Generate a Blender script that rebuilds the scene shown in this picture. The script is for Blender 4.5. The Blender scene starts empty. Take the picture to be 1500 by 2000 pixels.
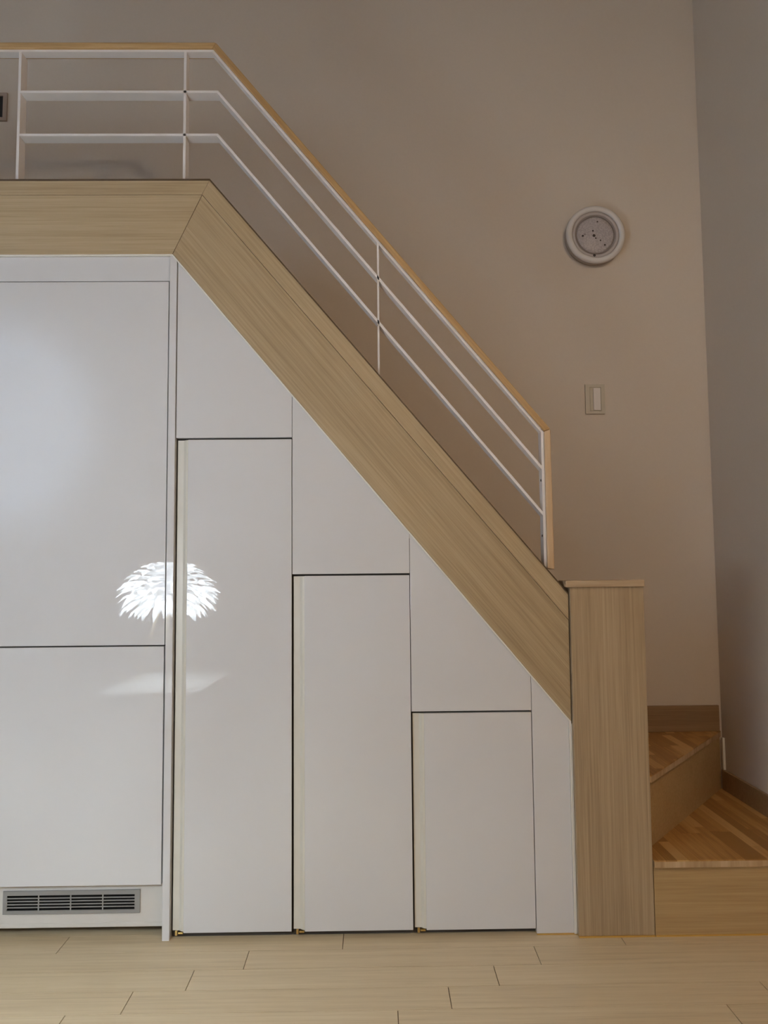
import bpy, bmesh, math, random
from mathutils import Vector, Matrix
random.seed(7)
sc = bpy.context.scene
COL = sc.collection

# ------------------------------------------------------------------ camera
cd = bpy.data.cameras.new('camera')
cd.sensor_fit = 'VERTICAL'; cd.sensor_height = 36.0; cd.sensor_width = 27.0
cd.lens = 1500 * 36.0 / 2000
cd.clip_start = 0.02
cam = bpy.data.objects.new('camera', cd); COL.objects.link(cam)
_F = Vector((0.0137, 0.9972, 0.0739)).normalized()
_R = Vector((0.9999, -0.0131, -0.0088)); _R = (_R - _F * _R.dot(_F)).normalized()
_U = _R.cross(_F)
cam.matrix_world = Matrix(((_R.x, _U.x, -_F.x, 0.0), (_R.y, _U.y, -_F.y, -2.3897),
                           (_R.z, _U.z, -_F.z, 1.1), (0, 0, 0, 1)))
sc.camera = cam

# ------------------------------------------------------------------ world, exposure
w = bpy.data.worlds.new('world'); sc.world = w; w.use_nodes = True
w.node_tree.nodes['Background'].inputs[0].default_value = (0.75, 0.85, 1.0, 1)
w.node_tree.nodes['Background'].inputs[1].default_value = 0.3
sc.view_settings.view_transform = 'Standard'
sc.view_settings.look = 'None'
sc.view_settings.gamma = 1.0
sc.view_settings.use_curve_mapping = False
sc.view_settings.exposure = 0.13
sc.cycles.use_light_tree = False

WASH_AT = (-3.50, -3.0, 2.45); WASH_POWER = 1350.0   # added unseen lamp washing the rear wall, left of and behind the camera
FEATHER_GLOW = 13.8       # lit feather shade
# room
XL, XR, YB, YF, ZC = -4.4, 1.377, 0.70, -4.6, 4.1
XE = 3.2                 # far right wall of the room, beyond the stair niche
PENDANT_POWER = 61.0    # warm pendant, right of and behind the camera
PENDANT_AT = (1.33, -2.6, 2.9)

# ------------------------------------------------------------------ materials
def mat(name, color, rough=0.5, spec=0.5, coat=0.0, coat_rough=0.0, metal=0.0, emit=None, emit_s=0.0, bump=None):
    m = bpy.data.materials.new(name); m.use_nodes = True
    nt = m.node_tree; b = nt.nodes['Principled BSDF']
    b.inputs['Base Color'].default_value = (*color, 1)
    b.inputs['Roughness'].default_value = rough
    b.inputs['Specular IOR Level'].default_value = spec
    b.inputs['Metallic'].default_value = metal
    b.inputs['Coat Weight'].default_value = coat
    b.inputs['Coat Roughness'].default_value = coat_rough
    if emit:
        b.inputs['Emission Color'].default_value = (*emit, 1)
        b.inputs['Emission Strength'].default_value = emit_s
    # a little tonal variation so that no surface is a flat fill
    tc = nt.nodes.new('ShaderNodeTexCoord'); nz = nt.nodes.new('ShaderNodeTexNoise')
    nz.inputs['Scale'].default_value = bump[0] if bump else 3.0
    nz.inputs['Detail'].default_value = 4.0
    nt.links.new(tc.outputs['Object'], nz.inputs['Vector'])
    mx = nt.nodes.new('ShaderNodeMix'); mx.data_type = 'RGBA'
    mx.inputs['A'].default_value = (*[c * 0.975 for c in color], 1)
    mx.inputs['B'].default_value = (*[min(1, c * 1.025) for c in color], 1)
    nt.links.new(nz.outputs['Fac'], mx.inputs['Factor'])
    nt.links.new(mx.outputs['Result'], b.inputs['Base Color'])
    if bump:
        bp = nt.nodes.new('ShaderNodeBump'); bp.inputs['Strength'].default_value = bump[1]
        bp.inputs['Distance'].default_value = bump[2]
        nt.links.new(nz.outputs['Fac'], bp.inputs['Height'])
        nt.links.new(bp.outputs['Normal'], b.inputs['Normal'])
    return m

def wood(name, dark, mid, light, along='X', rot=0.0, rough=0.45, fine=1.0, rnd=0.12, cath=0.35, coat=0.0):
    """Straight-grained wood; along = local axis the grain follows, rot = turn about Y (radians)."""
    m = bpy.data.materials.new(name); m.use_nodes = True
    nt = m.node_tree; L = nt.links.new; N = nt.nodes.new
    b = nt.nodes['Principled BSDF']
    tc = N('ShaderNodeTexCoord'); oi = N('ShaderNodeObjectInfo')
    r1 = N('ShaderNodeMapping'); r1.inputs['Rotation'].default_value = (0, rot, 0)
    L(tc.outputs['Object'], r1.inputs['Vector'])
    off = N('ShaderNodeVectorMath'); off.operation = 'MULTIPLY_ADD'
    cmb = N('ShaderNodeCombineXYZ')
    for k in range(3): L(oi.outputs['Random'], cmb.inputs[k])
    off.inputs[1].default_value = (37.0, 53.0, 71.0)
    L(cmb.outputs[0], off.inputs[0]); L(r1.outputs[0], off.inputs[2])
    def stretched(a, c, detail, dist=0.0):
        mp = N('ShaderNodeMapping')
        s = {'X': (a, c, c), 'Y': (c, a, c), 'Z': (c, c, a)}[along]
        mp.inputs['Scale'].default_value = s
        L(off.outputs[0], mp.inputs['Vector'])
        nz = N('ShaderNodeTexNoise'); nz.inputs['Scale'].default_value = 1.0
        nz.inputs['Detail'].default_value = detail; nz.inputs['Roughness'].default_value = 0.6
        nz.inputs['Distortion'].default_value = dist
        L(mp.outputs[0], nz.inputs['Vector'])
        return nz.outputs['Fac']
    broad = stretched(1.2, 14, 3, cath)
    lines = stretched(1.6, 170 * fine, 3)
    pores = stretched(7, 520 * fine, 2)
    def mth(op, a, bb):
        n = N('ShaderNodeMath'); n.operation = op
        for i, v in enumerate((a, bb)):
            if isinstance(v, (int, float)): n.inputs[i].default_value = v
            else: L(v, n.inputs[i])
        return n.outputs[0]
    f = mth('ADD', mth('MULTIPLY', broad, 0.28), mth('MULTIPLY', lines, 0.42))
    f = mth('ADD', f, mth('MULTIPLY', pores, 0.30))
    f = mth('ADD', f, mth('MULTIPLY', mth('SUBTRACT', oi.outputs['Random'], 0.5), rnd))
    rp = N('ShaderNodeValToRGB')
    e = rp.color_ramp.elements
    e[0].position = 0.34; e[0].color = (*dark, 1)
    e[1].position = 0.66; e[1].color = (*light, 1)
    k = e.new(0.49); k.color = (*mid, 1)
    L(f, rp.inputs[0]); L(rp.outputs[0], b.inputs['Base Color'])
    b.inputs['Roughness'].default_value = rough
    b.inputs['Coat Weight'].default_value = coat; b.inputs['Coat Roughness'].default_value = 0.25
    bp = N('ShaderNodeBump'); bp.inputs['Strength'].default_value = 0.12; bp.inputs['Distance'].default_value = 0.001
    L(lines, bp.inputs['Height']); L(bp.outputs[0], b.inputs['Normal'])
    return m

SL = math.atan(1.195)
M = {}
M['wall'] = mat('wallpaper_beige', (0.70, 0.615, 0.53), 0.75, 0.25, bump=(140, 0.12, 0.002))
M['room'] = mat('room_paint', (0.55, 0.51, 0.46), 0.8, 0.2)
M['ceil'] = mat('ceiling_paint', (0.46, 0.43, 0.40), 0.8, 0.2)
M['gloss'] = mat('white_high_gloss_lacquer', (0.77, 0.765, 0.79), 0.6, 0.0, coat=1.0, coat_rough=0.0)
M['gloss'].node_tree.nodes['Principled BSDF'].inputs['Coat IOR'].default_value = 1.47
M['cream'] = mat('cream_edge_profile', (0.76, 0.73, 0.665), 0.35, 0.5)
M['dark'] = mat('gap_shade_and_screw_dark', (0.09, 0.078, 0.07), 0.7, 0.2)  # carcass coloured dark to put in the shade of the door gaps
M['plinth'] = mat('plinth_white', (0.72, 0.69, 0.66), 0.35, 0.5)
M['bead'] = mat('white_sealant', (0.92, 0.89, 0.83), 0.5, 0.4)
M['seal'] = mat('yellowed_sealant', (0.62, 0.36, 0.08), 0.4, 0.5)
M['metal'] = mat('white_powder_coated_steel', (0.88, 0.85, 0.86), 0.4, 0.5)
M['brass'] = mat('brass', (0.75, 0.52, 0.20), 0.3, 0.5, metal=1.0)
M['grille'] = mat('grey_vent_plastic', (0.30, 0.295, 0.29), 0.45, 0.5)
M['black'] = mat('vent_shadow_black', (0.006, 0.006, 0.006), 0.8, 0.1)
M['lampring'] = mat('white_lamp_plastic', (0.74, 0.71, 0.70), 0.45, 0.4)
M['lampbezel'] = mat('lamp_bezel_grey', (0.50, 0.45, 0.44), 0.4, 0.4)
M['lampbase'] = mat('lamp_base_shaded', (0.40, 0.34, 0.29), 0.5, 0.4)  # housing side painted darker for the shade that falls on it
M['lampgroove'] = mat('lamp_groove_grey', (0.30, 0.26, 0.25), 0.5, 0.4)
M['speck'] = mat('dark_speck', (0.03, 0.02, 0.02), 0.4, 0.5)
M['plate'] = mat('switch_plate_ivory', (0.58, 0.52, 0.42), 0.45, 0.4)
M['rocker'] = mat('switch_rocker_white', (0.78, 0.73, 0.70), 0.35, 0.5)
M['panelframe'] = mat('brown_panel_frame', (0.40, 0.31, 0.25), 0.5, 0.4)
M['panelglass'] = mat('black_panel_glass', (0.02, 0.018, 0.02), 0.15, 0.5)
M['subfloor'] = mat('subfloor_gap', (0.16, 0.11, 0.06), 0.8, 0.1)
OAK = ((0.36, 0.26, 0.145), (0.47, 0.35, 0.205), (0.56, 0.43, 0.265))
M['oak_h'] = wood('oak_laminate_level', *OAK, along='X')
M['oak_s'] = wood('oak_laminate_sloping', *OAK, along='X', rot=-SL)
M['oak_v'] = wood('oak_laminate_upright', (0.33, 0.235, 0.14), (0.44, 0.325, 0.20), (0.53, 0.405, 0.26), along='Z')
M['oak_riser'] = wood('oak_riser', (0.40, 0.26, 0.115), (0.48, 0.325, 0.15), (0.55, 0.38, 0.19), along='X', fine=0.6)
M['oak_dark'] = wood('brown_oak_skirting', (0.22, 0.135, 0.065), (0.29, 0.18, 0.09), (0.36, 0.23, 0.12), along='X', fine=0.6)
M['edge'] = wood('brown_edge_band', (0.07, 0.042, 0.02), (0.10, 0.062, 0.03), (0.14, 0.09, 0.042), along='X')
M['rail_h'] = wood('handrail_level', (0.40, 0.24, 0.09), (0.56, 0.36, 0.16), (0.66, 0.46, 0.24), along='X', fine=0.35, cath=2.5)
M['rail_s'] = wood('handrail_sloping', (0.42, 0.25, 0.10), (0.54, 0.34, 0.15), (0.64, 0.44, 0.23), along='X', rot=-SL, fine=0.35, cath=1.5)
M['rail_v'] = wood('handrail_upright', (0.48, 0.30, 0.16), (0.60, 0.41, 0.24), (0.68, 0.49, 0.31), along='Z', fine=0.35)
M['plank'] = wood('floor_oak_plank', (0.62, 0.48, 0.30), (0.71, 0.565, 0.365), (0.78, 0.64, 0.435), along='X', fine=0.45, rnd=0.06, cath=1.2, rough=0.38)
M['stave'] = wood('tread_hardwood_stave', (0.34, 0.165, 0.04), (0.50, 0.26, 0.075), (0.62, 0.37, 0.135), along='Y', fine=0.4, rnd=0.45, rough=0.4)
M['endgrain'] = wood('tread_pale_end_grain', (0.42, 0.27, 0.14), (0.58, 0.41, 0.24), (0.74, 0.58, 0.40), along='Z', fine=0.12, rough=0.5, cath=0.2)
M['cap'] = wood('post_cap_wood', (0.44, 0.31, 0.19), (0.54, 0.40, 0.26), (0.62, 0.48, 0.33), along='X', fine=0.4, cath=1.5)
M['lampwood'] = wood('lamp_leg_wood', (0.55, 0.42, 0.26), (0.65, 0.52, 0.34), (0.72, 0.60, 0.42), along='Z', fine=0.4)
M['tablewhite'] = mat('table_white', (0.82, 0.82, 0.83), 0.4, 0.4)

# ------------------------------------------------------------------ helpers
ORG = {}          # world origin of every object made here
def tag(o, label=None, cat=None, group=None, kind=None):
    if label: o['label'] = label
    if cat: o['category'] = cat
    if group: o['group'] = group
    if kind: o['kind'] = kind
    return o
def thing(name, loc, label, cat, group=None, kind=None):
    o = bpy.data.objects.new(name, None); COL.objects.link(o)
    o.empty_display_size = 0.1
    o.location = loc; ORG[o.name] = Vector(loc)
    return tag(o, label, cat, group, kind)
def obj(name, bm, m, parent=None, smooth=False):
    """Links a bmesh given in world coordinates as one mesh object with its origin at its base."""
    bmesh.ops.recalc_face_normals(bm, faces=bm.faces)
    xs = [v.co.x for v in bm.verts]; ys = [v.co.y for v in bm.verts]; zs = [v.co.z for v in bm.verts]
    o0 = Vector(((min(xs) + max(xs)) / 2, (min(ys) + max(ys)) / 2, min(zs)))
    bmesh.ops.translate(bm, vec=-o0, verts=bm.verts)
    me = bpy.data.meshes.new(name)
    if smooth:
        for f in bm.faces: f.smooth = True
    bm.to_mesh(me); bm.free()
    me.materials.append(M[m] if isinstance(m, str) else m)
    o = bpy.data.objects.new(name, me); COL.objects.link(o)
    ORG[o.name] = o0
    if parent is not None:
        o.parent = parent; o.location = o0 - ORG[parent.name]
    else: o.location = o0
    return o
def bx(bm, x0, x1, y0, y1, z0, z1, bev=0.0):
    r = bmesh.ops.create_cube(bm, size=1.0)
    for v in r['verts']:
        v.co = Vector((x0 + (v.co.x + .5) * (x1 - x0), y0 + (v.co.y + .5) * (y1 - y0), z0 + (v.co.z + .5) * (z1 - z0)))
    if bev:
        es = {e for v in r['verts'] for e in v.link_edges}
        bmesh.ops.bevel(bm, geom=list(es), offset=bev, segments=2, profile=0.5, affect='EDGES')
    return bm
def box(x0, x1, y0, y1, z0, z1, bev=0.0): return bx(bmesh.new(), x0, x1, y0, y1, z0, z1, bev)
def prism_xz(pts, y0, y1, bev=0.0, bm=None):
    bm = bm or bmesh.new()
    a = [bm.verts.new((x, y0, z)) for x, z in pts]; b = [bm.verts.new((x, y1, z)) for x, z in pts]
    n = len(pts); fs = [bm.faces.new(a), bm.faces.new(b[::-1])]
    for i in range(n): fs.append(bm.faces.new((a[i], b[i], b[(i + 1) % n], a[(i + 1) % n])))
    if bev:
        bmesh.ops.recalc_face_normals(bm, faces=bm.faces)
        bmesh.ops.bevel(bm, geom=[e for e in bm.edges], offset=bev, segments=2, profile=0.5, affect='EDGES')
    return bm
def prism_xy(pts, z0, z1, bev=0.0, bm=None):
    bm = bm or bmesh.new()
    a = [bm.verts.new((x, y, z0)) for x, y in pts]; b = [bm.verts.new((x, y, z1)) for x, y in pts]
    n = len(pts); bm.faces.new(a); bm.faces.new(b[::-1])
    for i in range(n): bm.faces.new((a[i], b[i], b[(i + 1) % n], a[(i + 1) % n]))
    if bev:
        bmesh.ops.recalc_face_normals(bm, faces=bm.faces)
        bmesh.ops.bevel(bm, geom=[e for e in bm.edges], offset=bev, segments=2, profile=0.5, affect='EDGES')
    return bm
def lathe(prof, c, axis='Y', n=64, bm=None):
    """prof: (radius, height) pairs; turned about the axis through c."""
    bm = bm or bmesh.new(); rings = []
    for r, h in prof:
        ring = []
        for k in range(n if r > 1e-6 else 1):
            t = 2 * math.pi * k / n; u, v = r * math.cos(t), r * math.sin(t)
            p = (c[0] + u, c[1] + h, c[2] + v) if axis == 'Y' else (c[0] + u, c[1] + v, c[2] + h)
            ring.append(bm.verts.new(p))
        rings.append(ring)
    for A, B in zip(rings, rings[1:]):
        for k in range(n):
            q = (k + 1) % n
            if len(A) == 1 and len(B) == 1: continue
            if len(A) == 1: bm.faces.new((A[0], B[k], B[q]))
            elif len(B) == 1: bm.faces.new((A[k], B[0], A[q]))
            else: bm.faces.new((A[k], B[k], B[q], A[q]))
    return bm
def tube(p0, p1, r0, r1, n=12, bm=None):
    bm = bm or bmesh.new(); p0 = Vector(p0); p1 = Vector(p1)
    d = (p1 - p0).normalized(); a = d.orthogonal().normalized(); b = d.cross(a)
    A = [bm.verts.new(p0 + (a * math.cos(2 * math.pi * k / n) + b * math.sin(2 * math.pi * k / n)) * r0) for k in range(n)]
    B = [bm.verts.new(p1 + (a * math.cos(2 * math.pi * k / n) + b * math.sin(2 * math.pi * k / n)) * r1) for k in range(n)]
    bm.faces.new(A); bm.faces.new(B[::-1])
    for k in range(n): bm.faces.new((A[k], B[k], B[(k + 1) % n], A[(k + 1) % n]))
    return bm
def clip(poly, n, d):
    """Keep the side n.p <= d of a convex 2D polygon."""
    out = []
    for i in range(len(poly)):
        p, q = poly[i], poly[(i + 1) % len(poly)]
        a = n[0] * p[0] + n[1] * p[1] - d; b = n[0] * q[0] + n[1] * q[1] - d
        if a <= 0: out.append(p)
        if (a < 0 < b) or (b < 0 < a):
            t = a / (a - b); out.append((p[0] + t * (q[0] - p[0]), p[1] + t * (q[1] - p[1])))
    return out
def area2(poly):
    return abs(sum(poly[i][0] * poly[(i + 1) % len(poly)][1] - poly[(i + 1) % len(poly)][0] * poly[i][1] for i in range(len(poly)))) / 2

# lines of the stair (x -> z on the front plane)
KT = 1.19
def z_top(x): return 2.351 - KT * (x + 0.517)           # upper edge of the sloping fascia
def z_bot(x): return 2.104 - 1.196 * (x + 0.632)        # lower edge
# ------------------------------------------------------------------ the room
def struct(name, bm, m, label, cat):
    return tag(obj(name, bm, m), label, cat, kind='structure')
struct('wall_back', box(XL, XR + 0.15, YB, YB + 0.15, 0, ZC), 'wall', 'tall plain beige papered wall behind the stairs', 'wall')
struct('wall_right', box(XR, XE, -0.05, YB, 0, ZC), 'wall', 'plain beige wall at the right edge beside the winder steps', 'wall')
struct('wall_far_right', box(XE, XE + 0.15, YF, -0.05, 0, ZC), 'room', 'plain pale side wall of the room right of the staircase niche', 'wall')
struct('wall_left', box(XL - 0.15, XL, YF, YB, 0, ZC), 'room', 'plain pale wall left of the loft', 'wall')
struct('wall_rear', box(XL - 0.15, XE + 0.15, YF - 0.15, YF, 0, ZC), 'room', 'plain pale wall facing the glossy cupboards', 'wall')
struct('ceiling', box(XL - 0.15, XE + 0.15, YF - 0.15, YB + 0.15, ZC, ZC + 0.12), 'ceil', 'plain white ceiling high above the loft', 'ceiling')
struct('wall_under_loft', box(XL, -1.215, 0.002, 0.12, 0, 2.10), 'room', 'plain pale wall under the loft left of the tall cabinet', 'wall')
struct('floor_loft', box(XL, -0.70, 0.062, YB, 2.11, 2.237), 'oak_h', 'wooden loft floor behind the level oak fascia', 'floor')

# floor of separate planks
fl = tag(obj('floor', box(XL, XE, YF, YB, -0.08, -0.003), 'subfloor'), 'light oak plank floor in front of the cupboards', 'floor', kind='structure')
PL, PW = 0.827, 0.1035
rows = {0: (0.032, -0.100), 1: (-0.0712, -0.370), 2: (-0.1752, -0.504), 3: (-0.279, -0.640), 4: (-0.3825, 0.051)}
far = bmesh.new()
nr = int((YB - YF) / PW) + 2
for k in range(-8, nr):
    y1 = 0.032 - k * PW if k not in rows else rows[k][0]
    y0 = y1 - PW
    j0 = rows[k][1] if k in rows else random.uniform(0, PL)
    y0c, y1c = max(y0, YF), min(y1, YB)
    if y1c - y0c < 0.01: continue
    x = j0 - math.ceil((j0 - XL) / PL) * PL
    xe = XR if y1c > -0.05 else XE
    while x < xe:
        a, b = max(x, XL), min(x + PL, xe)
        if b - a > 0.01:
            g = 0.0007
            near = (-2 <= k <= 5) and b > -1.6 and a < 1.6
            if near:
                pk = box(a + 0.0011, b - 0.0011, y0c + g, y1c - g, -0.003, 0.0)
                obj('plank', pk, 'plank', fl)
            else:
                bx(far, a + g, b - g, y0c + g, y1c - g, -0.003, 0.0)
        x += PL
tag(obj('distant_planks', far, 'plank', fl), kind='stuff')

# skirting boards on the winder steps and the corner bead
RZ = 0.2237
struct('baseboard_back', box(0.62, 1.3645, YB - 0.012, YB, 2 * RZ, 0.5486, 0.001), 'oak_dark', 'brown oak baseboard on the back wall above the second step', 'baseboard')
struct('baseboard_right', box(XR - 0.012, XR, -0.030, YB - 0.012, RZ, 0.300, 0.001), 'oak_dark', 'brown oak baseboard on the right wall above the first step', 'baseboard')
struct('trim_1', box(XR - 0.009, XR, 0.676, 0.688, 0.3005, 0.4240, 0.001), 'bead', 'short white corner bead beside the diagonal second riser', 'trim')

# ------------------------------------------------------------------ staircase
st = thing('staircase', (1.1, 0.3, 0), 'wooden winder staircase with hardwood treads turning left behind the oak post', 'staircase')
NOS = 0.020                                   # nosing overhang
P2a, P2b = (0.845, 0.035), (1.377, 0.705)     # front edge of the second tread
d2 = Vector((P2b[0] - P2a[0], P2b[1] - P2a[1])).normalized(); n2 = Vector((d2.y, -d2.x))   # points to the first tread
def tread(poly, z, sw=0.034):
    """A tread of hardwood staves running front to back, each stave its own piece."""
    core = obj('tread', prism_xy(poly, z - 0.022, z - 0.004), 'endgrain', st)
    xs = [p[0] for p in poly]; ys = [p[1] for p in poly]
    x = min(xs); i = 0
    while x < max(xs):
        s = clip(clip(poly, (-1, 0), -x), (1, 0), x + sw)
        if len(s) > 2:
            y = min(ys) - random.uniform(0, 0.30)
            while y < max(ys):
                ln = random.uniform(0.22, 0.42)
                q = clip(clip(s, (0, -1), -y), (0, 1), y + ln) if len(s) > 2 else []
                if len(q) > 2 and area2(q) > 4e-5:
                    # end staves run the full thickness at the nosing
                    obj('stave', prism_xy(q, z - 0.004, z - random.uniform(0, 0.0004)), 'stave', core)
                y += ln
        x += sw
    return core
T1 = [(0.832, -0.034), (XR - 0.001, -0.034), (XR - 0.001, 0.6995), (1.30, 0.6995), (0.832, 0.12)]
tread(T1, RZ)
T2 = [(0.8645, 0.060), (1.372, 0.699), (0.60, 0.699), (0.60, 0.060)]
tread(T2, 2 * RZ)
# risers
obj('riser', box(0.832, XR - 0.001, -0.023, -0.005, 0.0, RZ - 0.022), 'oak_riser', st)
rp = [(0.851, 0.0655), (1.3665, 0.6992), (1.342, 0.6992), (0.836, 0.0775)]
ZR = (RZ, 2 * RZ - 0.022)
obj('riser', prism_xy(rp, *ZR), 'oak_riser', st)
for k in range(3, 11):                        # the straight flight behind the sloping fascia
    xk = 0.60 - 0.187 * (k - 3)
    obj('riser', box(xk - 0.016, xk, 0.062, 0.699, RZ * (k - 1) + 0.0005, RZ * k - 0.0225), 'oak_riser', st)
    if k < 10:
        obj('tread', box(xk - 0.187 - 0.016, xk + NOS, 0.062, 0.699, RZ * k - 0.022, RZ * k, 0.002), 'stave', st)
obj('sealant_line', box(0.832, XR - 0.001, -0.027, -0.023, 0.0002, 0.004), 'seal', st)

# ------------------------------------------------------------------ oak fascia along loft edge and stairs
fa = thing('fascia', (-0.52, 0.0, 0.63), 'light oak-grain fascia running along the loft edge and down beside the stairs', 'fascia')
FX = XL + 0.002
mt, mg, mb = (-0.517, 2.351), (-0.5405, 2.299), (-0.632, 2.1045)      # mitre points: top, groove, bottom
sx = 0.600
FY0, FY1 = -0.008, 0.060
g = 0.0009
def sg(x): return mg[1] - 1.193 * (x - mg[0])
obj('level_board', prism_xz([(FX, 2.1045), (mb[0] - g, 2.1045), (mg[0] - g, mg[1] - g), (FX, mg[1] - g)], FY0 + 0.001, FY1), 'oak_h', fa)
obj('level_cap_board', prism_xz([(FX, mg[1]), (mg[0] - g, mg[1]), (mt[0] - g, mt[1] - 0.0060), (FX, mt[1] - 0.0060)], FY0, FY1), 'oak_h', fa)
obj('sloping_board', prism_xz([(mb[0] + g, 2.1045), (mg[0] + g, mg[1] - 2 * g), (sx, sg(sx) - 2 * g), (sx, z_bot(sx))], FY0 + 0.001, FY1), 'oak_s', fa)
obj('sloping_cap_board', prism_xz([(mg[0] + g, mg[1]), (mt[0] + g, mt[1] - 0.0060), (sx, z_top(sx) - 0.0060), (sx, sg(sx))], FY0 - 0.001, FY1), 'oak_s', fa)
obj('edge_band', prism_xz([(FX, mt[1] - 0.0060), (mt[0], mt[1] - 0.0060), (mt[0] + 0.001, mt[1]), (FX, mt[1])], FY0 - 0.001, FY1), 'edge', fa)
obj('edge_band', prism_xz([(mt[0], mt[1] - 0.0060), (mt[0] + 0.001, mt[1]), (sx, z_top(sx)), (sx, z_top(sx) - 0.0060)], FY0 - 0.002, FY1), 'edge', fa)
# white sealant line under the fascia
bd = prism_xz([(-1.21, 2.0995), (-0.6335, 2.0995), (0.600, 0.628 - 0.0045), (0.600, 0.628 + 0.0015), (-0.632, 2.104), (-1.21, 2.104)], -0.0065, 0.010)
struct('trim_2', bd, 'bead', 'thin white sealant line along the underside of the oak fascia', 'trim')

# ------------------------------------------------------------------ oak post at the foot of the stairs
po = thing('newel_post', (0.716, 0.01, 0), 'wide oak-clad newel post with a flat wooden cap beside the first step', 'post')
obj('cladding', box(0.603, 0.830, -0.023, 0.058, 0.004, 1.0385, 0.001), 'oak_v', po)
obj('cap', box(0.588, 0.8315, -0.032, 0.066, 1.0388, 1.0590, 0.0025), 'cap', po)
obj('sealant_line', box(0.603, 0.830, -0.0265, 0.058, 0.0002, 0.004), 'seal', po)

# ------------------------------------------------------------------ under-stair cupboards
def carcass(poly, parent, name='carcass'):
    return obj(name, prism_xz(poly, 0.024, 0.060), 'dark', parent)
def gloss_panel(name, pts, parent, y0=0.0): return obj(name, prism_xz(pts, y0, y0 + 0.018, 0.0008), 'gloss', parent)
units = [(-0.6168, -0.2537, 1.5146, 'tallest white gloss under-stair cupboard beside the built-in tall cabinet'),
         (-0.2537, 0.1112, 1.0861, 'middle-height white gloss under-stair cupboard between a taller and a shorter one'),
         (0.1112, 0.4805, 0.6635, 'shortest white gloss under-stair cupboard, nearest the oak post')]
for i, (x0, x1, zt, lab) in enumerate(units):
    t = thing('stair_cupboard', ((x0 + x1) / 2, 0.0, 0.0), lab, 'cupboard', 'white gloss cupboards under the stairs')
    e = 0.0007
    zb = lambda x: z_bot(x) - 0.0062
    gloss_panel('upper_panel', [(x0 + e, zt), (x1 - e, zt), (x1 - e, zb(x1 - e)), (x0 + e, zb(x0 + e))], t)
    zd0, zd1 = 0.0195 - 0.001 * i, zt - 0.0058
    xa = x0 + 0.0036
    d = obj('door', box(x0 + 0.0385, x1 - 0.0014, 0.0, 0.018, zd0, zd1, 0.0009), 'gloss', t)
    # recessed grip profile down the left edge of the door
    prof = [(x0 + 0.0383, 0.0012), (x0 + 0.0320, 0.0030), (x0 + 0.0235, 0.0105), (xa + 0.001, 0.0115), (xa, 0.0125), (xa, 0.018), (x0 + 0.0383, 0.018)]
    tag(obj('handle_channel', prism_xy(prof, zd0 + 0.004, zd1 - 0.001), 'cream', d), 'cream recessed grip strip')
    pv = box(x0 + 0.012, x0 + 0.019, 0.006, 0.016, zd0 - 0.010, zd0 + 0.0035, 0.001)
    bx(pv, x0 + 0.021, x0 + 0.036, 0.006, 0.016, zd0 - 0.006, zd0 - 0.0008, 0.001)
    tag(obj('pivot_hinge', pv, 'brass', d), 'brass pivot hinge at the foot')
    obj('carcass', prism_xz([(x0 + .001, 0.0), (x1 - .001, 0.0), (x1 - .001, z_bot(x1) - 0.02), (x0 + .001, z_bot(x0) - 0.02)], 0.024, 0.058), 'dark', t)
    obj('carcass_panel', box(x0 + 0.002, x1 - 0.002, 0.0585, 0.0605, 0.0, zt - 0.05), 'dark', t)
# narrow end panel beside the post
t = thing('end_panel', (0.54, 0.0, 0.0), 'narrow white gloss filler panel with slanted top beside the oak post', 'panel')
gloss_panel('panel', [(0.4812, 0.003), (0.5937, 0.003), (0.5937, z_bot(0.5937) - 0.0062), (0.4812, z_bot(0.4812) - 0.0062)], t)
obj('edge_strip', prism_xz([(0.5940, 0.003), (0.6024, 0.003), (0.6024, z_bot(0.6024) - 0.0062), (0.5940, z_bot(0.5940) - 0.0062)], -0.0055, 0.018), 'bead', t)
obj('sealant_line', box(0.4812, 0.6022, -0.0035, 0.018, 0.0002, 0.003), 'seal', t)

# ------------------------------------------------------------------ tall built-in cabinet
t = thing('tall_cabinet', (-0.92, 0.0, 0.0), 'tall white gloss built-in cabinet with two doors and a floor vent', 'cabinet')
LX0, LX1 = -1.209, -0.6415
gloss_panel('top_panel', [(LX0, 2.0195), (LX1, 2.0195), (LX1, 2.0985), (LX0, 2.0985)], t, 0.001)
tag(obj('door', box(LX0, LX1 - 0.0030, -0.001, 0.018, 0.8735, 2.0165, 0.0009), 'gloss', t), 'tall upper door')
tag(obj('door', box(LX0, LX1 - 0.0045, -0.001, 0.018, 0.1610, 0.8690, 0.0009), 'gloss', t), 'lower door')
obj('side_panel', prism_xz([(-0.6405, 0.0), (-0.6185, 0.0), (-0.6185, z_bot(-0.6185) - 0.006), (-0.633, 2.099), (-0.6405, 2.099)], -0.0055, 0.06, 0.0008), 'gloss', t)
obj('carcass', box(LX0, -0.642, 0.024, 0.060, 0.165, 2.095), 'dark', t)
pl = obj('plinth', box(LX0, -0.642, 0.030, 0.045, 0.0285, 0.1640, 0.001), 'plinth', t)
obj('plinth_lip', box(LX0, -0.642, 0.0275, 0.030, 0.0285, 0.0415, 0.0008), 'plinth', pl)
obj('plinth_back', box(LX0, -0.642, 0.16, 0.17, 0.0, 0.164), 'plinth', pl)
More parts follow.
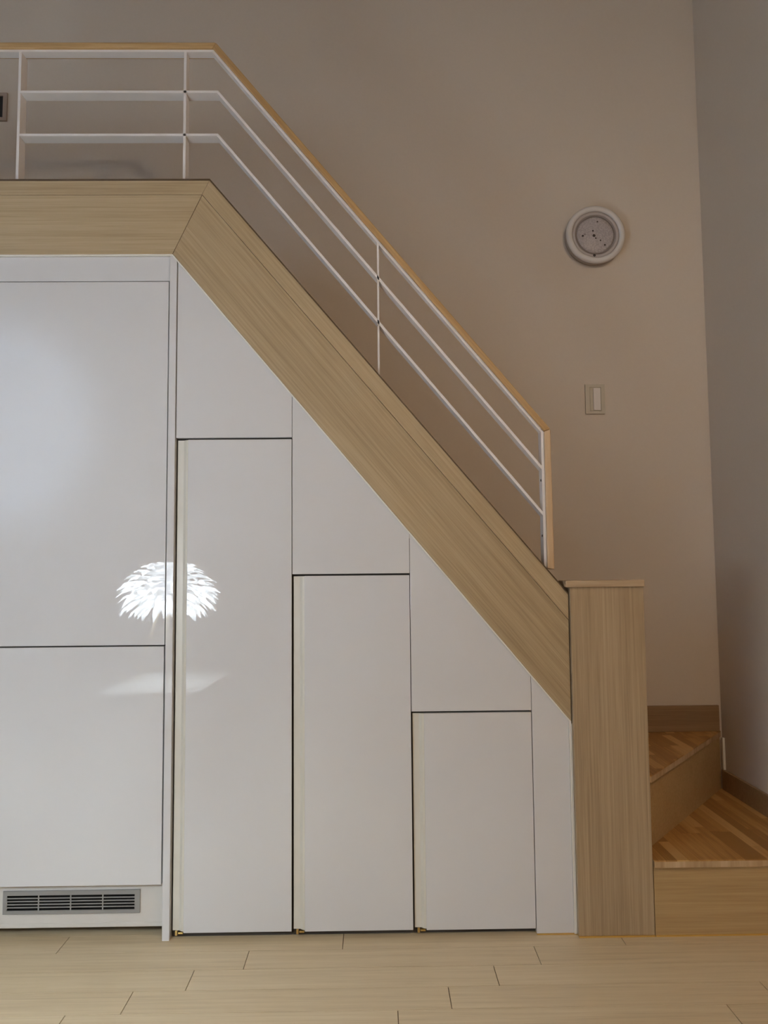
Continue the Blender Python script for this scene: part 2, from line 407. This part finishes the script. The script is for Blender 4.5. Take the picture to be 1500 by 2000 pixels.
# vent grille
vx0, vx1, vz0, vz1, vy = -1.1285, -0.7165, 0.0695, 0.1375, 0.0300
ix0, ix1, iz0, iz1 = vx0 + 0.012, vx1 - 0.0155, vz0 + 0.0105, vz1 - 0.0130
fr = bmesh.new()
for a in ((vx0, vx1, vz0, iz0), (vx0, vx1, iz1, vz1), (vx0, ix0, iz0, iz1), (ix1, vx1, iz0, iz1)):
    bx(fr, a[0], a[1], vy - 0.005, vy - 0.0002, a[2], a[3])
gr = tag(obj('vent_grille', fr, 'grille', t), 'grey louvred vent grille')
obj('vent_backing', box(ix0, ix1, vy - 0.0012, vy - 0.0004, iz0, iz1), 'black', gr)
for k in range(1, 5):
    zc = iz0 + (iz1 - iz0) * (k * 0.2)
    obj('slat', box(ix0, ix1, vy - 0.0040, vy - 0.0013, zc - 0.0015, zc + 0.0015), 'grille', gr)
for k in range(1, 4):
    xc = ix0 + (ix1 - ix0) * (k * 0.25 - 0.004 + 0.004 * k / 3)
    obj('divider', box(xc - 0.0020, xc + 0.0020, vy - 0.0046, vy - 0.0041, iz0, iz1), 'grille', gr)

# ------------------------------------------------------------------ railing
ra = thing('stair_railing', (0.0, 0.02, 1.1), 'white steel railing with slim bars and a wooden handrail above the oak fascia', 'railing')
RY0, RY1 = 0.006, 0.049         # flat bars
WY0, WY1 = -0.002, 0.054        # handrail
KR = 1.205
bx_, bz_ = -0.502, 2.8155       # bend of the handrail, upper edge
ex = 0.5600                     # outer face of the vertical end piece
hz = bz_ - KR * (ex - bx_)
TH = 0.020
vt = TH * math.sqrt(1 + KR * KR)       # vertical thickness on the slope
ib = bx_ - TH * math.tan(math.atan(KR) / 2)
ix = ex - TH
iz = bz_ - vt - KR * (ix - bx_)
obj('handrail', prism_xz([(FX, bz_ - TH), (ib, bz_ - TH), (bx_, bz_), (FX, bz_)], WY0, WY1, 0.003), 'rail_h', ra)
obj('handrail', prism_xz([(ib + .0004, bz_ - TH), (ix, iz), (ex, hz), (bx_ + .0004, bz_)], WY0, WY1, 0.003), 'rail_s', ra)
obj('handrail', prism_xz([(ix, 1.0975), (ex + 0.002, 1.0945), (ex, hz - 0.0006), (ix, iz - 0.0006)], WY0, WY1, 0.003), 'rail_v', ra)
def bent_bar(zl, xb, th, x_start, x_end, name='bar', ry1=RY1):
    v = th * math.sqrt(1 + KR * KR); i_ = xb - th * math.tan(math.atan(KR) / 2)
    pts = [(x_start, zl - th), (i_, zl - th), (x_end, zl - v - KR * (x_end - xb)), (x_end, zl - KR * (x_end - xb)), (xb, zl), (x_start, zl)]
    bm = bmesh.new()
    # split into two convex pieces at the bend, one continuous bar
    A = [bm.verts.new((x, RY0, z)) for x, z in pts]; B = [bm.verts.new((x, ry1, z)) for x, z in pts]
    bm.faces.new((A[0], A[1], A[4], A[5])); bm.faces.new((A[1], A[2], A[3], A[4]))
    bm.faces.new((B[0], B[1], B[4], B[5])); bm.faces.new((B[1], B[2], B[3], B[4]))
    for i in range(6): bm.faces.new((A[i], A[(i + 1) % 6], B[(i + 1) % 6], B[i]))
    return obj(name, bm, 'metal', ra)
FT = 0.0078
tb_z = bz_ - TH - 0.0003
tb_x = ib + 0.0003
bent_bar(tb_z, tb_x, FT, FX, 0.5385 - 0.0075, 'top_bar', 0.037)
bent_bar(2.6560, -0.4945, FT, -1.1320, 0.5312, 'bar')
bent_bar(2.5105, -0.4940, FT, -1.1320, 0.5312, 'bar')
# upright flats
for x, zt2, zb2 in ((-1.1370, tb_z - FT, 2.3512), (-0.6020, tb_z - FT, 2.3512)):
    obj('post', box(x - 0.0040, x + 0.0045, RY0, RY1, zb2, zt2), 'metal', ra)
x = 0.0205
obj('post', prism_xz([(x - 0.003, z_top(x - 0.003) + 0.0006), (x + 0.003, z_top(x + 0.003) + 0.0006), (x + 0.003, tb_z - KR * (x + .003 - tb_x) - 0.011), (x - 0.003, tb_z - KR * (x - .003 - tb_x) - 0.011)], RY0, RY1), 'metal', ra)
x0 = 0.5315
obj('post', prism_xz([(x0, z_top(x0) + 0.0006), (x0 + 0.0083, z_top(x0 + .0083) + 0.0006), (x0 + 0.0083, iz - 0.0008), (x0, iz + 0.0078)], RY0, RY1), 'metal', ra)
for zz in (1.375, 1.20):
    s = obj('screw', lathe([(0, -0.0), (0.004, -0.0), (0.004, 0.0015), (0, 0.0025)], (0, 0, 0), 'Z', 10), 'dark', ra)
    s.rotation_euler = (0, -math.pi / 2, 0); s.location = Vector((x0 - 0.0003, 0.020, zz)) - ORG[ra.name]

# ------------------------------------------------------------------ round wall lamp
lc = (0.9217, YB, 2.4625)
t = thing('wall_lamp', (lc[0], lc[1], lc[2] - 0.121), 'round white wall lamp with clear glass cover, switched off, on the beige wall', 'lamp')
obj('base', lathe([(0, -0.0003), (0.116, -0.0003), (0.1195, -0.004), (0.1195, -0.030), (0, -0.030)], lc), 'lampbase', t, True)
obj('ring', lathe([(0.098, -0.0305), (0.1195, -0.0305), (0.1215, -0.034), (0.120, -0.042), (0.113, -0.048), (0.104, -0.048), (0.098, -0.044), (0.098, -0.0305)], lc), 'lampring', t, True)
gl = bpy.data.materials.new('lamp_textured_glass'); gl.use_nodes = True
nt = gl.node_tree; b = nt.nodes['Principled BSDF']
b.inputs['Roughness'].default_value = 0.22; b.inputs['Specular IOR Level'].default_value = 0.25
tcn = nt.nodes.new('ShaderNodeTexCoord'); vo = nt.nodes.new('ShaderNodeTexVoronoi'); vo.inputs['Scale'].default_value = 150
nt.links.new(tcn.outputs['Object'], vo.inputs['Vector'])
rpn = nt.nodes.new('ShaderNodeValToRGB'); rpn.color_ramp.elements[0].color = (0.56, 0.51, 0.51, 1); rpn.color_ramp.elements[1].color = (0.42, 0.38, 0.38, 1)
rpn.color_ramp.elements[1].position = 0.7
nt.links.new(vo.outputs['Distance'], rpn.inputs[0]); nt.links.new(rpn.outputs[0], b.inputs['Base Color'])
bpn = nt.nodes.new('ShaderNodeBump'); bpn.inputs['Strength'].default_value = 0.25; bpn.inputs['Distance'].default_value = 0.002
nt.links.new(vo.outputs['Distance'], bpn.inputs['Height']); nt.links.new(bpn.outputs[0], b.inputs['Normal'])
obj('bezel', lathe([(0.0837, -0.034), (0.0978, -0.034), (0.0978, -0.037), (0.091, -0.040), (0.086, -0.0395), (0.0837, -0.037), (0.0837, -0.034)], lc), 'lampbezel', t, True)
obj('groove', lathe([(0.0780, -0.0325), (0.0835, -0.0325), (0.0835, -0.0385), (0.0780, -0.0365), (0.0780, -0.0325)], lc), 'lampgroove', t)
cv = obj('glass_cover', lathe([(0.0778, -0.031), (0.0778, -0.034), (0.070, -0.038), (0.050, -0.041), (0.025, -0.0425), (0, -0.043)], lc), gl, t, True)
for dx, dz, r in ((0.008, 0.053, .0028), (-0.012, 0.014, .003), (-0.008, -0.006, .0048), (-0.053, -0.006, .0036), (0.036, -0.044, .003), (-0.001, -0.017, .0026), (0.018, -0.026, .0026), (-0.045, 0.0, .0018), (-0.008, -0.0885, .004)):
    r *= 1.45; rr = math.hypot(dx, dz)
    yy = -0.0432 + 0.0045 * (rr / 0.07) ** 2 if rr < 0.075 else -0.0412
    obj('speck', lathe([(0, -0.001), (r * .7, -0.0006), (r, 0.0008)], (lc[0] + dx, lc[1] + yy, lc[2] + dz), 'Y', 8), 'speck', cv)

# ------------------------------------------------------------------ wall switch
t = thing('light_switch', (0.909, YB, 1.725), 'ivory rocker light switch on the beige wall below the round lamp', 'switch')
pt = bmesh.new()
sx0, sx1, sz0, sz1 = 0.8695, 0.9485, 1.7235, 1.8450
px0, px1, pz0, pz1 = 0.8870, 0.9330, 1.7345, 1.8330
for a in ((sx0, sx1, sz0, pz0), (sx0, sx1, pz1, sz1), (sx0, px0, pz0, pz1), (px1, sx1, pz0, pz1)):
    bx(pt, a[0], a[1], YB - 0.009, YB - 0.0003, a[2], a[3])
obj('plate', pt, 'plate', t)
ins = obj('insert', box(px0 + 0.0012, px1 - 0.0006, YB - 0.0075, YB - 0.0005, pz0 + 0.0012, pz1 - 0.0006, 0.0006), 'plate', t)
wg = prism_xy([(px0 + 0.014, YB - 0.0077), (px1 - 0.003, YB - 0.0077), (px1 - 0.003, YB - 0.0105), (px0 + 0.014, YB - 0.0125)], pz0 + 0.004, pz1 - 0.004, 0.0006)
obj('rocker', wg, 'rocker', t)

# ------------------------------------------------------------------ small dark panel on the wall at the upper left
t = thing('wall_panel', (-1.575, YB, 2.97), 'small dark framed wall panel above the loft at the left edge', 'wall panel')
ff = bmesh.new()
wx0, wx1, wz0, wz1 = -1.640, -1.512, 2.971, 3.092
for a in ((wx0, wx1, wz0, wz0 + .014), (wx0, wx1, wz1 - .014, wz1), (wx0, wx0 + .016, wz0 + .014, wz1 - .014), (wx1 - .016, wx1, wz0 + .014, wz1 - .014)):
    bx(ff, a[0], a[1], YB - 0.010, YB - 0.0003, a[2], a[3])
obj('frame', ff, 'panelframe', t)
obj('screen', box(wx0 + .0165, wx1 - .0165, YB - 0.006, YB - 0.0005, wz0 + .0145, wz1 - .0145), 'panelglass', t)

# ------------------------------------------------------------------ side table and feather lamp (seen mirrored in the doors)
t = thing('side_table', (-1.02, -1.50, 0), 'small white side table mirrored in the glossy tall cabinet doors', 'table')
obj('table_top', box(-1.26, -0.79, -1.84, -1.16, 0.530, 0.550, 0.003), 'tablewhite', t)
for xx in (-1.245, -0.805):
    for yy in (-1.825, -1.175):
        obj('leg', tube((xx, yy, 0.0005), (xx, yy, 0.5297), 0.010, 0.013), 'tablewhite', t)

def feather_mat(k):
    m = bpy.data.materials.new('white_feather'); m.use_nodes = True
    b = m.node_tree.nodes['Principled BSDF']
    b.inputs['Base Color'].default_value = (0.92, 0.92, 0.93, 1); b.inputs['Roughness'].default_value = 0.7
    b.inputs['Emission Color'].default_value = (0.89, 1.02, 1.11, 1)
    b.inputs['Emission Strength'].default_value = FEATHER_GLOW * k
    return m
fm = feather_mat(0.15)
lx, ly, lz = -1.02, -1.45, 0.962
t = thing('feather_lamp', (lx, ly, 0.55), 'lit white feather table lamp on tripod legs mirrored in the glossy doors', 'lamp')
fb = bmesh.new()
ez = Vector((0, 0, 1)); fc_ = Vector((lx, ly, lz + 0.045))
for r_ in range(10):
    u = r_ / 9                                     # 0 at the lower rim, 1 at the crown
    a = math.radians(-38 + u * 122)
    n_f = max(6, int(30 * math.cos(a)))
    for k in range(n_f):
        ph = 2 * math.pi * (k + 0.5 * (r_ % 2) + random.uniform(-.25, .25)) / n_f
        er = Vector((math.cos(ph), math.sin(ph), 0)); et = Vector((-er.y, er.x, 0))
        p = fc_ + er * (0.125 * math.cos(a)) + ez * (0.105 * math.sin(a))
        el = a * 0.62 - math.radians(6) + math.radians(random.uniform(-9, 9))
        dirv = er * math.cos(el) + ez * math.sin(el)
        L_ = random.uniform(0.105, 0.135) * (1 - 0.42 * max(0.0, math.sin(a)) ** 1.5) * (0.80 if r_ == 0 else 1.0)
        W_ = random.uniform(0.013, 0.021)
        nrm = et.cross(dirv).normalized() * (1 if random.random() < 2 else -1)
        if nrm.z < 0: nrm = -nrm
        tw = random.uniform(-0.5, 0.5); side = (et * math.cos(tw) + nrm * math.sin(tw))
        prev = None; gk = random.choice((1, 1, 2))
        for n_, (s_, wv) in enumerate(((0, .25), (.35, .8), (.75, 1.0), (1, .15))):
            q = p + dirv * (L_ * s_) + nrm * (0.05 * s_ * (1 - s_)) - ez * (0.022 * s_ * s_)
            cur = (fb.verts.new(q - side * W_ * wv), fb.verts.new(q + side * W_ * wv))
            if prev:
                f_ = fb.faces.new((prev[0], prev[1], cur[1], cur[0]))
                f_.material_index = (0, 1, gk)[n_ - 1]
            prev = cur
fo = tag(obj('feather_shade', fb, fm, t), 'layered white feather shade', kind='stuff')
for k_ in (0.62, 1.65): fo.data.materials.append(feather_mat(k_))
obj('shade_core', lathe([(0.112, -0.03), (0.122, 0.03), (0.11, 0.085), (0.07, 0.13), (0, 0.15)], (lx, ly, lz), 'Z', 32), 'tablewhite', t, True)
hub = (lx, ly, lz - 0.01)
for k in range(3):
    ph = math.radians(75 + 120 * k)
    obj('leg', tube((lx + .17 * math.cos(ph), ly + .17 * math.sin(ph), 0.5505), (lx + .045 * math.cos(ph), ly + .045 * math.sin(ph), lz - 0.036), 0.006, 0.008), 'lampwood', t)

# ------------------------------------------------------------------ round rug (its sunburst shows mirrored in the shortest cupboard)
t = thing('round_rug', (0.66, -1.75, 0), 'round pale rug with dark sunburst ribs mirrored in the shortest cupboard', 'rug')
M['rugw'] = mat('rug_pale', (0.88, 0.86, 0.84), 0.9, 0.1); M['rugd'] = mat('rug_dark_rib', (0.06, 0.05, 0.045), 0.9, 0.1)
obj('base', lathe([(0, 0.0005), (0.70, 0.0005), (0.70, 0.007), (0, 0.007)], (0.66, -1.75, 0), 'Z', 72), 'rugw', t)
rib = bmesh.new()
for k in range(60):
    ph = 2 * math.pi * k / 60; c_, s_ = math.cos(ph), math.sin(ph)
    r0, r1 = (0.10 if k % 2 else 0.22), 0.685
    pts = [(r0, -.003), (r1, -.015), (r1, .015), (r0, .003)]
    prism_xy([(0.66 + c_ * a - s_ * b_, -1.75 + s_ * a + c_ * b_) for a, b_ in pts], 0.0072, 0.009, bm=rib)
tag(obj('ribs', rib, 'rugd', t), kind='stuff')

# ------------------------------------------------------------------ added unseen lamp; its cool wall pool mirrors as glow on the tall doors
fx, fy, fz = WASH_AT
t = thing('added_wash_lamp', (fx, fy, 0), 'added unseen lamp throwing a cool pool of light on the facing wall', 'lamp')
obj('base', lathe([(0, 0.0005), (0.15, 0.0005), (0.15, 0.012), (0.02, 0.02), (0, 0.02)], (fx, fy, 0), 'Z', 32), 'metal', t)
obj('pole', tube((fx, fy, 0.02), (fx, fy, fz - 0.085), 0.012, 0.012), 'metal', t)
obj('shade', lathe([(0, 0.16), (0.05, 0.155), (0.085, 0.08), (0.09, -0.02), (0.085, -0.02), (0.080, 0.07), (0.045, 0.145), (0, 0.15)], (fx, fy, fz), 'Y', 32), 'metal', t, True)
ld = bpy.data.lights.new('added_wash_light', 'SPOT'); ld.shadow_soft_size = 0.05; ld.energy = WASH_POWER; ld.color = (0.50, 0.69, 1.0)
ld.spot_size = math.radians(80); ld.spot_blend = 1.0
lo = bpy.data.objects.new('added_wash_light', ld); COL.objects.link(lo); lo.parent = t
lo.location = (0, -0.03, fz); lo.rotation_euler = (math.radians(-90), 0, 0)      # faces the rear wall

# bulb inside the feather shade, shining down out of its open underside
bd_ = bpy.data.lights.new('feather_lamp_bulb', 'POINT'); bd_.energy = 18.0; bd_.shadow_soft_size = 0.04; bd_.color = (0.87, 1.0, 1.0)
bo = bpy.data.objects.new('feather_lamp_bulb', bd_); COL.objects.link(bo); bo.parent = bpy.data.objects['feather_lamp']
bo.location = (0, 0, lz - 0.025 - 0.55)

# ------------------------------------------------------------------ warm pendant right of and behind the camera
px, py, pz = PENDANT_AT
t = thing('pendant_lamp', (px, py, pz), 'warm pendant lamp hanging from the high ceiling right of the stairs', 'lamp')
obj('shade', lathe([(0.03, 0.17), (0.10, 0.15), (0.19, 0.07), (0.22, 0.0), (0.215, 0.0), (0.185, 0.065), (0.095, 0.142), (0.03, 0.16)], (px, py, pz), 'Z', 40), 'metal', t, True)
obj('cord', tube((px, py, pz + 0.165), (px, py, ZC - 0.03), 0.004, 0.004), 'metal', t)
obj('ceiling_rose', lathe([(0, -0.03), (0.05, -0.025), (0.06, -0.0005), (0, -0.0005)], (px, py, ZC), 'Z', 24), 'metal', t)
pd_ = bpy.data.lights.new('pendant_bulb', 'POINT'); pd_.energy = PENDANT_POWER; pd_.shadow_soft_size = 0.10; pd_.color = (1.0, 0.76, 0.52)
pl_ = bpy.data.objects.new('pendant_bulb', pd_); COL.objects.link(pl_); pl_.parent = t; pl_.location = (0, 0, -0.02)
